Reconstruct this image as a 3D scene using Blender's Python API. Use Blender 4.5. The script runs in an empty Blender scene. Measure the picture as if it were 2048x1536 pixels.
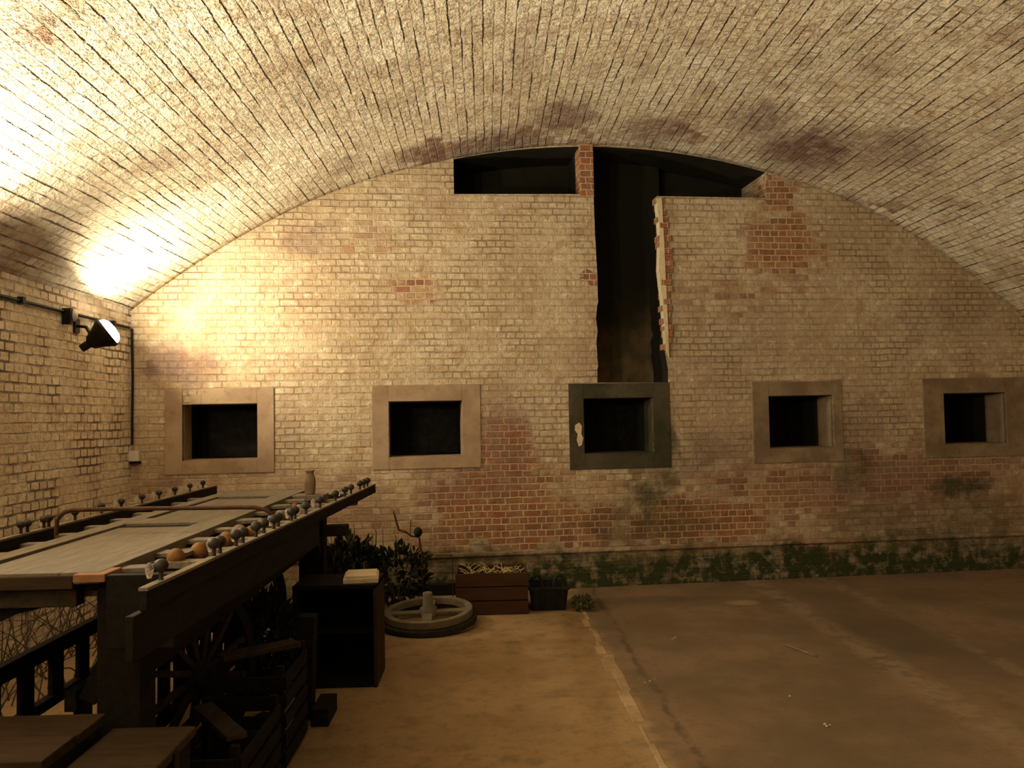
import bpy, math, random
from math import sin, cos, tan, pi, radians, sqrt, atan2, hypot
from mathutils import Vector, Matrix

# ------------------------------------------------------------------ camera, world, lights, exposure
SC = bpy.context.scene
COL = SC.collection
F = 1657.0
CAM = Vector((0, 0, 1.75))
ROT = Matrix.Rotation(radians(-1.87), 3, 'Z') @ Matrix.Rotation(radians(92.35), 3, 'X') @ Matrix.Rotation(radians(-1.05), 3, 'Z')
cam_d = bpy.data.cameras.new('camera')
cam_d.sensor_width = 36.0
cam_d.lens = F / 2048 * 36.0
cam_d.clip_start = 0.05
cam = bpy.data.objects.new('camera', cam_d)
cam.matrix_world = Matrix.Translation(CAM) @ ROT.to_4x4()
COL.objects.link(cam)
SC.camera = cam

world = bpy.data.worlds.new('world')
SC.world = world
world.use_nodes = True
world.node_tree.nodes['Background'].inputs[0].default_value = (0, 0, 0, 1)

SC.view_settings.view_transform = 'Standard'
SC.view_settings.look = 'None'
SC.view_settings.exposure = 0.0
SC.view_settings.gamma = 1.0
SC.view_settings.use_curve_mapping = False
SC.cycles.max_bounces = 6
SC.cycles.diffuse_bounces = 4
SC.cycles.use_adaptive_sampling = True
SC.cycles.adaptive_threshold = 0.05
SC.cycles.sample_clamp_indirect = 4.0

LAMP_COL = (1.0, 0.87, 0.60)
LAMP_Z = 2.53
LAMPS = [  # wall floodlights: position of the glass, aim, power
    ((-3.17, 7.05, LAMP_Z), (0.80, 0.25, 0.60), 105.0),
    ((-3.17, 4.60, LAMP_Z), (0.70, -0.30, 0.65), 175.0),
    ((-3.17, 1.70, LAMP_Z), (0.65, 0.15, 0.85), 160.0),
    ((-3.17, -1.0, LAMP_Z), (0.65, 0.15, 0.85), 150.0),
]

# ------------------------------------------------------------------ view-ray helpers (pixel -> point in the room)
A = radians(5.1)          # the end wall stands slightly askew to the vault
Y0 = 8.45
WD = Vector((cos(A), sin(A), 0))
WN = Vector((-sin(A), cos(A), 0))
CX, CZ, RV = 1.228, -2.547, 7.139      # vault circle
XL, XR = -3.432, 6.14                 # side walls
ZS = CZ + sqrt(RV * RV - (XL - CX) ** 2)   # springing height at the left wall
ZR = CZ + sqrt(RV * RV - (XR - CX) ** 2)   # and at the right wall
YB = -4.0


def ray(px, py):
    return ROT @ Vector(((px - 1024) / F, -(py - 768) / F, -1))


def at_y(px, py, Y):
    d = ray(px, py)
    return CAM + d * (Y / d.y)


def at_z(px, py, Z):
    d = ray(px, py)
    return CAM + d * ((Z - CAM.z) / d.z)


def at_x(px, py, X):
    d = ray(px, py)
    return CAM + d * (X / d.x)


def wall_sz(px, py):      # pixel -> (distance along end wall, height)
    d = ray(px, py)
    t = WN.dot(Vector((0, Y0, 0)) - CAM) / WN.dot(d)
    p = CAM + d * t
    return ((p - Vector((0, Y0, 0))).dot(WD), p.z)


def wall_p(s, z, dep=0.0):
    return Vector((0, Y0, 0)) + WD * s + WN * dep + Vector((0, 0, z))


def vault_uv(px, py):     # pixel -> (y, arc length)
    d = ray(px, py)
    a = d.x ** 2 + d.z ** 2
    b = -CX * d.x + (CAM.z - CZ) * d.z
    c = CX ** 2 + (CAM.z - CZ) ** 2 - RV ** 2
    t = (-b + sqrt(b * b - a * c)) / a
    p = CAM + d * t
    return (p.y, RV * atan2(p.x - CX, p.z - CZ))


def arch_z(x):
    return CZ + sqrt(max(0, RV * RV - (x - CX) ** 2))


# ------------------------------------------------------------------ node helpers
class NT:
    def __init__(s, name):
        s.m = bpy.data.materials.new(name)
        s.m.use_nodes = True
        s.t = s.m.node_tree
        s.t.nodes.clear()
        s.out = s.t.nodes.new('ShaderNodeOutputMaterial')
        s.b = s.t.nodes.new('ShaderNodeBsdfPrincipled')
        s.t.links.new(s.b.outputs[0], s.out.inputs[0])

    def n(s, typ, **kw):
        nd = s.t.nodes.new(typ)
        for k, v in kw.items():
            setattr(nd, k, v)
        return nd

    def put(s, sock, v):
        if isinstance(v, bpy.types.NodeSocket):
            s.t.links.new(v, sock)
        elif v is not None:
            if isinstance(v, (tuple, list)) and len(v) == 3 and sock.type == 'RGBA':
                v = (*v, 1)
            sock.default_value = v

    def math(s, op, a, b=None, c=None, clamp=False):
        nd = s.n('ShaderNodeMath', operation=op, use_clamp=clamp)
        s.put(nd.inputs[0], a)
        if b is not None: s.put(nd.inputs[1], b)
        if c is not None: s.put(nd.inputs[2], c)
        return nd.outputs[0]

    def vec(s, op, a, b=None):
        nd = s.n('ShaderNodeVectorMath', operation=op)
        s.put(nd.inputs[0], a)
        if b is not None: s.put(nd.inputs[1], b)
        return nd.outputs['Value'] if op in ('LENGTH', 'DOT_PRODUCT') else nd.outputs[0]

    def ramp(s, v, lo, hi, a=0.0, b=1.0, smooth=True):
        nd = s.n('ShaderNodeMapRange', interpolation_type='SMOOTHSTEP' if smooth else 'LINEAR')
        s.put(nd.inputs[0], v)
        for i, k in enumerate((lo, hi, a, b)): nd.inputs[i + 1].default_value = k
        return nd.outputs[0]

    def mix(s, f, a, b, blend='MIX'):
        nd = s.n('ShaderNodeMix', data_type='RGBA', blend_type=blend)
        s.put(nd.inputs[0], f)
        s.put(nd.inputs[6], a)
        s.put(nd.inputs[7], b)
        return nd.outputs[2]

    def noise(s, vec, scale, detail=4, rough=.55, color=False, dist=0.0):
        nd = s.n('ShaderNodeTexNoise')
        s.put(nd.inputs['Vector'], vec)
        nd.inputs['Scale'].default_value = scale
        nd.inputs['Detail'].default_value = min(detail, 3)
        nd.inputs['Roughness'].default_value = rough
        nd.inputs['Distortion'].default_value = dist
        return nd.outputs['Color' if color else 'Fac']

    def bump(s, h, strength=.5, dist=.01):
        nd = s.n('ShaderNodeBump')
        nd.inputs['Strength'].default_value = strength
        nd.inputs['Distance'].default_value = dist
        s.put(nd.inputs['Height'], h)
        s.put(s.b.inputs['Normal'], nd.outputs[0])

    def done(s, color, rough=.8, metal=0.0, spec=.3):
        s.put(s.b.inputs['Base Color'], color)
        s.put(s.b.inputs['Roughness'], rough)
        s.b.inputs['Metallic'].default_value = metal
        s.b.inputs['Specular IOR Level'].default_value = spec
        return s.m


def blobs(nt, vec, lst, soft=(1.25, .35)):
    out = None
    for (u, v, su, sv, k) in lst:
        d = nt.vec('LENGTH', nt.vec('MULTIPLY', nt.vec('SUBTRACT', vec, (u, v, 0)), (1 / su, 1 / sv, 0)))
        m = nt.ramp(d, soft[0], soft[1], 0.0, k)
        out = m if out is None else nt.math('MAXIMUM', out, m)
    return out if out is not None else 0.0


def brick_mat(name, row, bw, red=(), brown=(), green=(), fade=(), joint=.8, mort=.009, worn=0.0,
              relief=1.0, low_worn=None, course=0.0, jcol=(.20, .135, .075), mott=.6, cream=((.78, .68, .50), (.66, .52, .35)), bond=.5, tone=1.0):
    nt = NT(name)
    uv = nt.n('ShaderNodeUVMap').outputs[0]
    w1 = nt.vec('SUBTRACT', nt.noise(uv, 3.0, 3, color=True), (.5, .5, .5))
    w2 = nt.vec('SUBTRACT', nt.noise(uv, 22.0, 2, color=True), (.5, .5, .5))
    p = nt.vec('ADD', uv, nt.vec('MULTIPLY', w1, (.035, .022, 0)))
    p = nt.vec('ADD', p, nt.vec('MULTIPLY', w2, (.02, .012, 0)))
    bt = nt.n('ShaderNodeTexBrick', offset=.5, squash=bond, squash_frequency=2)
    nt.put(bt.inputs['Vector'], p)
    bt.inputs['Color1'].default_value = (0, 0, 0, 1)
    bt.inputs['Color2'].default_value = (1, 1, 1, 1)
    bt.inputs['Mortar'].default_value = (.5, .5, .5, 1)
    bt.inputs['Scale'].default_value = 1
    bt.inputs['Mortar Size'].default_value = mort
    bt.inputs['Mortar Smooth'].default_value = .35
    bt.inputs['Brick Width'].default_value = bw
    bt.inputs['Row Height'].default_value = row
    rnd = nt.n('ShaderNodeSeparateColor')
    nt.put(rnd.inputs[0], bt.outputs['Color'])
    rnd = rnd.outputs[0]
    mm = bt.outputs['Fac']
    pz = nt.n('ShaderNodeSeparateXYZ')
    nt.put(pz.inputs[0], p)
    fr = nt.math('FRACT', nt.math('DIVIDE', pz.outputs[1], row))
    cl = nt.math('ABSOLUTE', nt.math('SUBTRACT', fr, .5))
    cn = nt.noise(nt.vec('MULTIPLY', uv, (1.6, 13, 1)), 1.0, 3, .6)
    cl = nt.math('ADD', cl, nt.math('MULTIPLY', nt.math('SUBTRACT', nt.noise(uv, 30.0, 4, .7), .5), .35))
    cl = nt.math('MULTIPLY', nt.ramp(cl, .40, .50), nt.math('MULTIPLY', nt.ramp(cn, .47, .62), course))
    # broad patches
    sp = nt.vec('ADD', uv, nt.vec('MULTIPLY', nt.vec('SUBTRACT', nt.noise(uv, 4.5, 5, .65, color=True), (.5, .5, .5)), (.65, .5, 0)))
    big = nt.noise(uv, .9, 5, .6)
    mid = nt.noise(uv, 5.0, 5, .65)
    fine = nt.noise(uv, 45.0, 4, .7)
    # how deep and dirty the joints read
    jn = nt.ramp(nt.noise(uv, 2.2, 4, .65), .40, .64, .10, 1.0)
    fd = blobs(nt, sp, fade)
    jv = nt.math('MULTIPLY', jn, nt.math('SUBTRACT', 1.0, fd))
    jv = nt.math('MULTIPLY', jv, joint)
    # bare brick mask, decided brick by brick at the edges
    bare = blobs(nt, sp, red)
    bare = nt.math('ADD', bare, nt.math('MULTIPLY', nt.ramp(mid, .52, .75), worn))
    if low_worn:
        z = nt.n('ShaderNodeSeparateXYZ')
        nt.put(z.inputs[0], sp)
        bare = nt.math('ADD', bare, nt.ramp(z.outputs[1], low_worn[0], low_worn[1], low_worn[2], 0.0))
    bare = nt.math('ADD', bare, nt.math('MULTIPLY', nt.math('SUBTRACT', rnd, .5), .55))
    bare = nt.ramp(bare, .2, .9)
    cr = nt.mix(nt.ramp(big, .35, .65), cream[0], cream[1])
    cr = nt.mix(nt.ramp(mid, .45, .75), cr, tuple(c * k for c, k in zip(cream[1], (.86, .78, .72))))
    sp1 = nt.noise(uv, 17.0, 5, .75)
    cr = nt.mix(nt.ramp(sp1, .46, .70, 0, mott), cr, (.34, .22, .13))
    sp2 = nt.noise(nt.vec('ADD', uv, (7.3, 2.1, 0)), 1.7, 6, .7)
    cr = nt.mix(nt.ramp(sp2, .48, .70, 0, mott), cr, (.40, .28, .18))
    cr = nt.mix(nt.ramp(nt.noise(nt.vec('ADD', uv, (3.3, 9.1, 0)), 11.0, 4, .7), .52, .72, 0, mott * .5), cr, (.95, .88, .68))
    cr = nt.mix(nt.math('MULTIPLY', rnd, .30), cr, (.42, .33, .26))
    cr = nt.mix(nt.ramp(fine, .55, .8, 0, .45), cr, (.36, .27, .18))
    painted = nt.mix(nt.math('MULTIPLY', nt.ramp(mm, .1, .8), jv), cr, jcol)
    painted = nt.mix(cl, painted, (.05, .034, .02))
    rb = nt.mix(rnd, (.30, .105, .045), (.20, .10, .06))
    rb = nt.mix(nt.ramp(mid, .4, .7), rb, (.35, .19, .09))
    rb = nt.mix(nt.ramp(fine, .5, .8, 0, .5), rb, (.12, .06, .04))
    bareC = nt.mix(nt.ramp(mm, .2, .8, 0, .8), rb, (.52, .42, .28))
    c = nt.mix(bare, painted, bareC)
    c = nt.mix(nt.math('MULTIPLY', blobs(nt, sp, brown), nt.ramp(nt.noise(uv, 9, 5, .7), .3, .6, .55, 1.0)), c,
               nt.mix(nt.ramp(mid, .4, .6), (.20, .11, .075), (.16, .10, .10)))
    c = nt.mix(nt.math('MULTIPLY', blobs(nt, sp, green), nt.ramp(nt.noise(uv, 7, 5, .7), .3, .6, .45, 1.0)), c, (.035, .042, .016))
    if tone != 1.0:
        c = nt.mix(1.0, c, (tone, tone, tone), 'MULTIPLY')
    h = nt.math('MULTIPLY', nt.math('SUBTRACT', 1.0, mm), nt.math('ADD', .35, nt.math('MULTIPLY', jv, .65)))
    h = nt.math('SUBTRACT', h, nt.math('MULTIPLY', cl, 1.0))
    h = nt.math('ADD', h, nt.math('MULTIPLY', rnd, .25))
    h = nt.math('ADD', h, nt.math('MULTIPLY', fine, .5))
    h = nt.math('ADD', h, nt.math('MULTIPLY', nt.noise(uv, 14, 3, .6), .8))
    nt.bump(h, min(1, .8 * relief), .016 * relief)
    return nt.done(c, .92, 0, .15)


def simple(name, c1, c2, scale=8, rough=.85, metal=0.0, bump=.3, bd=.004, stretch=(1, 1, 1), spec=.12):
    nt = NT(name)
    co = nt.n('ShaderNodeTexCoord').outputs['Object']
    v = nt.vec('MULTIPLY', co, stretch)
    a = nt.noise(v, scale, 5, .65)
    b = nt.noise(v, scale * 6, 4, .6)
    c = nt.mix(nt.ramp(a, .3, .7), c1, c2)
    c = nt.mix(nt.ramp(b, .5, .8, 0, .4), c, tuple(k * .45 for k in c1))
    nt.bump(nt.math('ADD', a, nt.math('MULTIPLY', b, .5)), bump, bd)
    return nt.done(c, rough, metal, spec)


M = {}
M['wood_dark'] = simple('dark_timber', (.022, .016, .011), (.042, .029, .018), 6, .75, stretch=(6, .8, 6))
M['wood_black'] = simple('blackened_timber', (.006, .005, .004), (.013, .010, .007), 6, .8, stretch=(6, 1, 6))
M['wood_brown'] = simple('brown_plank', (.030, .018, .010), (.050, .030, .017), 6, .75, stretch=(1, 6, 6))
M['bed'] = simple('littered_bed_board', (.17, .095, .045), (.08, .05, .03), 9, .85)
M['wood_cut'] = simple('fresh_end_grain', (.20, .095, .045), (.26, .13, .06), 18, .8)
M['door_pale'] = simple('weathered_pale_wood', (.13, .106, .078), (.175, .146, .11), 5, .85, stretch=(7, .8, 7))
M['rail_top'] = simple('worn_grey_timber', (.13, .105, .075), (.21, .17, .12), 7, .8, stretch=(6, 1, 6))
M['knob'] = simple('dark_knob', (.014, .010, .008), (.035, .024, .016), 30, .6, spec=.3)
M['ochre'] = simple('ochre_ball', (.20, .095, .025), (.12, .05, .02), 14, .6)
M['rust'] = simple('rusty_iron', (.05, .024, .013), (.085, .042, .022), 20, .7, metal=.3)
M['iron'] = simple('black_iron', (.010, .009, .008), (.02, .018, .015), 14, .55, metal=.5)
M['cement'] = None
M['clay'] = simple('fired_clay', (.17, .115, .075), (.23, .155, .105), 16, .6, bump=.15)
M['ceramic'] = simple('grey_glaze', (.55, .48, .45), (.62, .55, .5), 12, .3, bump=.05)
M['paper'] = simple('aged_paper', (.60, .48, .33), (.70, .58, .42), 6, .9, bump=.1)
M['crate'] = simple('red_brown_board', (.045, .021, .010), (.068, .031, .014), 5, .85, stretch=(1, 4, 4))
M['leaf'] = simple('dull_green_leaf', (.010, .012, .005), (.022, .025, .010), 12, .8)
M['moss'] = simple('mossy_green', (.06, .065, .022), (.10, .095, .035), 20, .95)
M['stem'] = simple('dry_stem', (.055, .038, .022), (.09, .065, .04), 20, .9)
M['rubber'] = simple('black_rubber', (.018, .016, .013), (.035, .03, .024), 14, .7)
M['wheel_pale'] = simple('bleached_wood', (.125, .105, .07), (.18, .15, .105), 10, .8)
M['plastic'] = simple('black_plastic', (.010, .010, .010), (.02, .02, .018), 10, .45)
M['straw'] = simple('straw', (.50, .38, .18), (.6, .48, .25), 20, .9)


def glass_mat():
    nt = NT('clear_glass')
    nt.b.inputs['Transmission Weight'].default_value = .85
    nt.b.inputs['IOR'].default_value = 1.45
    return nt.done((.95, .93, .85), .05, 0, .8)


M['glass'] = glass_mat()


def emit_mat(name, col, st):
    m = bpy.data.materials.new(name)
    m.use_nodes = True
    b = m.node_tree.nodes['Principled BSDF']
    b.inputs['Base Color'].default_value = (.9, .9, .85, 1)
    b.inputs['Emission Color'].default_value = (*col, 1)
    b.inputs['Emission Strength'].default_value = st
    return m


M['lit'] = emit_mat('lit_lamp_glass', (1, .88, .62), 55)


def cement_mat(name, base, dark, k=.5):
    nt = NT(name)
    co = nt.n('ShaderNodeTexCoord').outputs['Object']
    a = nt.noise(co, 2.5, 6, .65)
    b = nt.noise(co, 14, 5, .7)
    c = nt.mix(nt.ramp(a, .35, .65, 0, k + .3), base, dark)
    c = nt.mix(nt.ramp(b, .5, .75, 0, .45), c, tuple(x * .55 for x in dark))
    nt.bump(nt.math('ADD', a, b), .4, .006)
    return nt.done(c, .9, 0, .15)


M['cement_brown'] = cement_mat('brown_cement', (.35, .25, .16), (.24, .155, .10))
M['cement_dark'] = cement_mat('mould_dark_cement', (.075, .062, .038), (.034, .032, .016), .6)
M['cement_dim'] = cement_mat('dark_brown_cement', (.25, .18, .11), (.14, .095, .06))  # darker brown mix for the two right-hand surrounds
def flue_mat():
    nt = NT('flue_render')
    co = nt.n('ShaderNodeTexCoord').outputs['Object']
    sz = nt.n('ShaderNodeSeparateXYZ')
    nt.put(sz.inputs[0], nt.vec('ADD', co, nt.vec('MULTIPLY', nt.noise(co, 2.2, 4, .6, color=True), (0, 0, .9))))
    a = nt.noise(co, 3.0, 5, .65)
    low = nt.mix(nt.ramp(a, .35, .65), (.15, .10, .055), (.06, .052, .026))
    c = nt.mix(nt.ramp(sz.outputs[2], 2.7, 3.6), low, (.014, .013, .008))  # upper part darkened in the colour, standing for shade deep in the slot
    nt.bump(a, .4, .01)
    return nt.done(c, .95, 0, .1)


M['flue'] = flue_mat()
M['recess_shade'] = cement_mat('recess_shade_brick', (.016, .014, .008), (.009, .008, .005))  # near-black colour standing for the shade inside slot and loopholes


# ------------------------------------------------------------------ mesh helpers
class MB:
    def __init__(s):
        s.v = []
        s.f = []
        s.sm = []

    def add(s, vs, fs, smooth=False):
        o = len(s.v)
        s.v += [Vector(v) for v in vs]
        s.f += [tuple(i + o for i in f) for f in fs]
        s.sm += [smooth] * len(fs)
        return s

    def hexa(s, b, t):        # four bottom corners, four top corners
        return s.add(list(b) + list(t), [(3, 2, 1, 0), (4, 5, 6, 7), (0, 1, 5, 4), (1, 2, 6, 5), (2, 3, 7, 6), (3, 0, 4, 7)])

    def box(s, x0, x1, y0, y1, z0, z1, rot=None, piv=None):
        c = [Vector((x, y, z)) for z in (z0, z1) for x, y in ((x0, y0), (x1, y0), (x1, y1), (x0, y1))]
        if rot is not None:
            pv = piv if piv is not None else Vector(((x0 + x1) / 2, (y0 + y1) / 2, (z0 + z1) / 2))
            c = [pv + rot @ (k - pv) for k in c]
        return s.hexa(c[:4], c[4:])

    def bar(s, p, q, w, h, up=(0, 0, 1)):     # rectangular bar from p to q
        p, q = Vector(p), Vector(q)
        d = (q - p).normalized()
        u = Vector(up)
        if abs(d.dot(u)) > .95: u = Vector((1, 0, 0))
        r = d.cross(u).normalized()
        u = r.cross(d).normalized()
        o = [(-r * w - u * h) / 2, (r * w - u * h) / 2, (r * w + u * h) / 2, (-r * w + u * h) / 2]
        return s.hexa([p + k for k in o][::-1], [q + k for k in o][::-1])

    def tube(s, pts, rad, n=10, cap=True):
        pts = [Vector(p) for p in pts]
        m = len(pts)
        rs = rad if isinstance(rad, (list, tuple)) else [rad] * m
        rings = []
        prev = None
        for i, p in enumerate(pts):
            d = (pts[min(i + 1, m - 1)] - pts[max(i - 1, 0)]).normalized()
            u = prev if prev is not None else (Vector((0, 0, 1)) if abs(d.z) < .9 else Vector((1, 0, 0)))
            r = d.cross(u).normalized()
            u = r.cross(d).normalized()
            prev = u
            rings.append([p + (r * cos(2 * pi * k / n) + u * sin(2 * pi * k / n)) * rs[i] for k in range(n)])
        vs = [v for r in rings for v in r]
        fs = []
        for i in range(m - 1):
            for k in range(n):
                a, b = i * n + k, i * n + (k + 1) % n
                fs.append((a, b, b + n, a + n))
        s.add(vs, fs, True)
        if cap:
            s.add(rings[0], [tuple(range(n))[::-1]])
            s.add(rings[-1], [tuple(range(n))])
        return s

    def lathe(s, base, prof, n=16, axis=(0, 0, 1)):   # profile of (radius, height)
        ax = Vector(axis).normalized()
        r0 = ax.orthogonal().normalized()
        r1 = ax.cross(r0)
        b = Vector(base)
        vs = [b + ax * h + (r0 * cos(2 * pi * k / n) + r1 * sin(2 * pi * k / n)) * r for r, h in prof for k in range(n)]
        fs = []
        for i in range(len(prof) - 1):
            for k in range(n):
                a, c = i * n + k, i * n + (k + 1) % n
                fs.append((a, c, c + n, a + n))
        s.add(vs, fs, True)
        s.add(vs[:n], [tuple(range(n))[::-1]])
        s.add(vs[-n:], [tuple(range(n))])
        return s

    def ball(s, c, r, n=12, sz=1.0):
        prof = [(max(.0005, r * sin(pi * i / (n // 2))), -r * sz * cos(pi * i / (n // 2))) for i in range(n // 2 + 1)]
        return s.lathe(c, prof, n)

    def prism(s, pts, off):   # polygon extruded by a vector
        off = Vector(off)
        n = len(pts)
        vs = [Vector(p) for p in pts] + [Vector(p) + off for p in pts]
        return s.add(vs, [tuple(range(n))[::-1], tuple(range(n, 2 * n))] + [(i, (i + 1) % n, (i + 1) % n + n, i + n) for i in range(n)])

    def build(s, name, mat, parent=None, bevel=0.0, loc=None):
        org = Vector(loc) if loc is not None else (Vector((0, 0, 0)))
        if parent is not None:
            p = parent
            while p is not None:
                org = org + p.location
                p = p.parent
        me = bpy.data.meshes.new(name)
        me.from_pydata([v - org for v in s.v], [], s.f)
        me.polygons.foreach_set('use_smooth', s.sm)
        me.materials.append(mat)
        me.update()
        o = bpy.data.objects.new(name, me)
        if loc is not None: o.location = loc
        COL.objects.link(o)
        if parent is not None: o.parent = parent
        if bevel:
            b = o.modifiers.new('bevel', 'BEVEL')
            b.width = bevel
            b.segments = 2
            b.limit_method = 'ANGLE'
        return o


def fix_normals(o):
    import bmesh
    bm = bmesh.new()
    bm.from_mesh(o.data)
    bmesh.ops.recalc_face_normals(bm, faces=bm.faces)
    bm.to_mesh(o.data)
    bm.free()


def thing(name, label, cat, loc, group=None):
    o = bpy.data.objects.new(name, None)
    o.location = loc
    o.empty_display_size = .1
    COL.objects.link(o)
    return tag(o, label, cat, group)


def tag(o, label, cat, group=None, kind=None):
    o['label'] = label
    o['category'] = cat
    if group: o['group'] = group
    if kind: o['kind'] = kind
    return o


def struct(o):
    o['kind'] = 'structure'
    return o


def uv_face(o, fn):
    me = o.data
    uvl = me.uv_layers.new(name='UVMap')
    for p in me.polygons:
        for li in p.loop_indices:
            uvl.data[li].uv = fn(me.vertices[me.loops[li].vertex_index].co, p.normal)


# ------------------------------------------------------------------ THE VAULT, WALLS AND FLOOR
def px_blob(f, lst):
    out = []
    for (x, y, rx, ry, k) in lst:
        a, b, c = f(x, y), f(x + rx, y), f(x, y + ry)
        out.append((a[0], a[1], hypot(b[0] - a[0], 0) + .03 if f is wall_sz else max(.12, abs(c[0] - a[0]), abs(b[0] - a[0])),
                    max(.05, abs(c[1] - a[1])) if f is wall_sz else max(.12, abs(b[1] - a[1]), abs(c[1] - a[1])), k))
    return out


end_red = px_blob(wall_sz, [(1010, 900, 60, 75, 1.25), (990, 990, 130, 70, .9), (1060, 1050, 170, 45, .95), (830, 580, 60, 50, .7),
                            (1570, 495, 95, 85, .95), (1560, 385, 45, 60, .85), (1190, 555, 16, 18, 1.2), (1625, 1108, 50, 22, 1.3),
                            (1400, 1040, 140, 50, .8), (1450, 600, 110, 60, .5), (740, 470, 60, 60, .35), (1920, 780, 120, 60, .4), (1850, 930, 200, 70, .45), (1580, 980, 160, 60, .35)])
end_brown = px_blob(wall_sz, [(365, 730, 85, 60, .8), (615, 475, 60, 38, .5), (1400, 690, 240, 120, .25), (1650, 900, 350, 90, .3),
                              (940, 960, 120, 50, .5), (330, 950, 70, 50, .4), (1010, 870, 60, 120, .5), (1880, 640, 130, 60, .25), (1800, 960, 260, 90, .55), (1440, 930, 120, 80, .45), (1960, 860, 90, 120, .5), (1730, 850, 60, 80, .45), (560, 870, 60, 90, .3), (700, 1000, 90, 60, .3), (1200, 700, 60, 120, .2)])
end_green = [(2.6, .06, 6.0, .36, 1.15)] + px_blob(wall_sz, [(1300, 1000, 50, 90, .8), (1335, 900, 24, 110, .7), (1700, 940, 60, 50, .55), (1920, 975, 70, 30, .85), (1780, 1040, 160, 40, .4), (1960, 1040, 120, 60, .55), (1330, 1040, 110, 50, .45),
                              (1420, 900, 60, 40, .3), (1240, 1050, 60, 60, .5), (1560, 1110, 90, 35, .8), (1850, 1100, 260, 60, .9),
                              (1500, 1150, 620, 22, 1.0), (1250, 1125, 320, 40, .85), (900, 1125, 260, 35, .8), (1620, 850, 200, 40, .15)])
end_fade = px_blob(wall_sz, [(450, 620, 70, 70, .6), (600, 700, 110, 70, .4), (1150, 640, 110, 140, .5), (1650, 640, 130, 120, .55)])
M['brick_end'] = brick_mat('whitewashed_brick_end_wall', .0675, .185, end_red, end_brown, end_green, end_fade, joint=.75, course=.2, worn=.32, cream=((.56, .46, .31), (.42, .315, .19)), mott=.75,
                           low_worn=(.95, 1.75, .42), mort=.008)
v_red = px_blob(vault_uv, [(870, 300, 90, 24, .7), (1100, 270, 150, 28, .5), (1620, 300, 120, 40, .6), (1400, 270, 90, 24, .5), (1780, 420, 80, 30, .5), (100, 60, 45, 30, .4)])
v_brown = px_blob(vault_uv, [(980, 285, 130, 26, .9), (850, 305, 70, 26, .85), (1120, 235, 80, 36, .75), (1320, 265, 90, 30, .7),
                             (1520, 240, 80, 46, .75), (1620, 300, 170, 60, .9), (1790, 300, 90, 70, .6), (80, 60, 70, 50, .6),
                             (1050, 130, 50, 60, .35), (700, 330, 40, 22, .45), (1700, 400, 60, 24, .5), (1750, 130, 90, 60, .2),
                             (60, 500, 120, 60, .25)])
M['brick_vault'] = brick_mat('whitewashed_brick_vault', .080, .205, v_red, v_brown, (), (), joint=.5, course=.9, mott=.75, worn=.12, mort=.0085, relief=1.5,
                             cream=((.84, .77, .62), (.74, .64, .47)))
lw_brown = [(7.6, 1.6, .25, .5, .35), (7.3, 1.25, .5, .4, .35), (6.4, .9, .6, .3, .25), (7.9, 1.9, .12, .6, .3)]
M['brick_left'] = brick_mat('whitewashed_brick_side_wall', .074, .118, (), lw_brown, (), [(7.0, 1.9, .5, 1.0, .75), (6.6, 1.45, .25, .5, .5)],
                            joint=.95, mort=.010, bond=1.0, jcol=(.12,.08,.05), course=.2, relief=1.2, cream=((.80, .69, .54), (.70, .57, .43)), mott=.45)
M['brick_red'] = brick_mat('bare_red_brick', .0675, .115, [(0, 0, 99, 99, 1.5)], (), (), (), mort=.006, bond=1.0)


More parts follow.
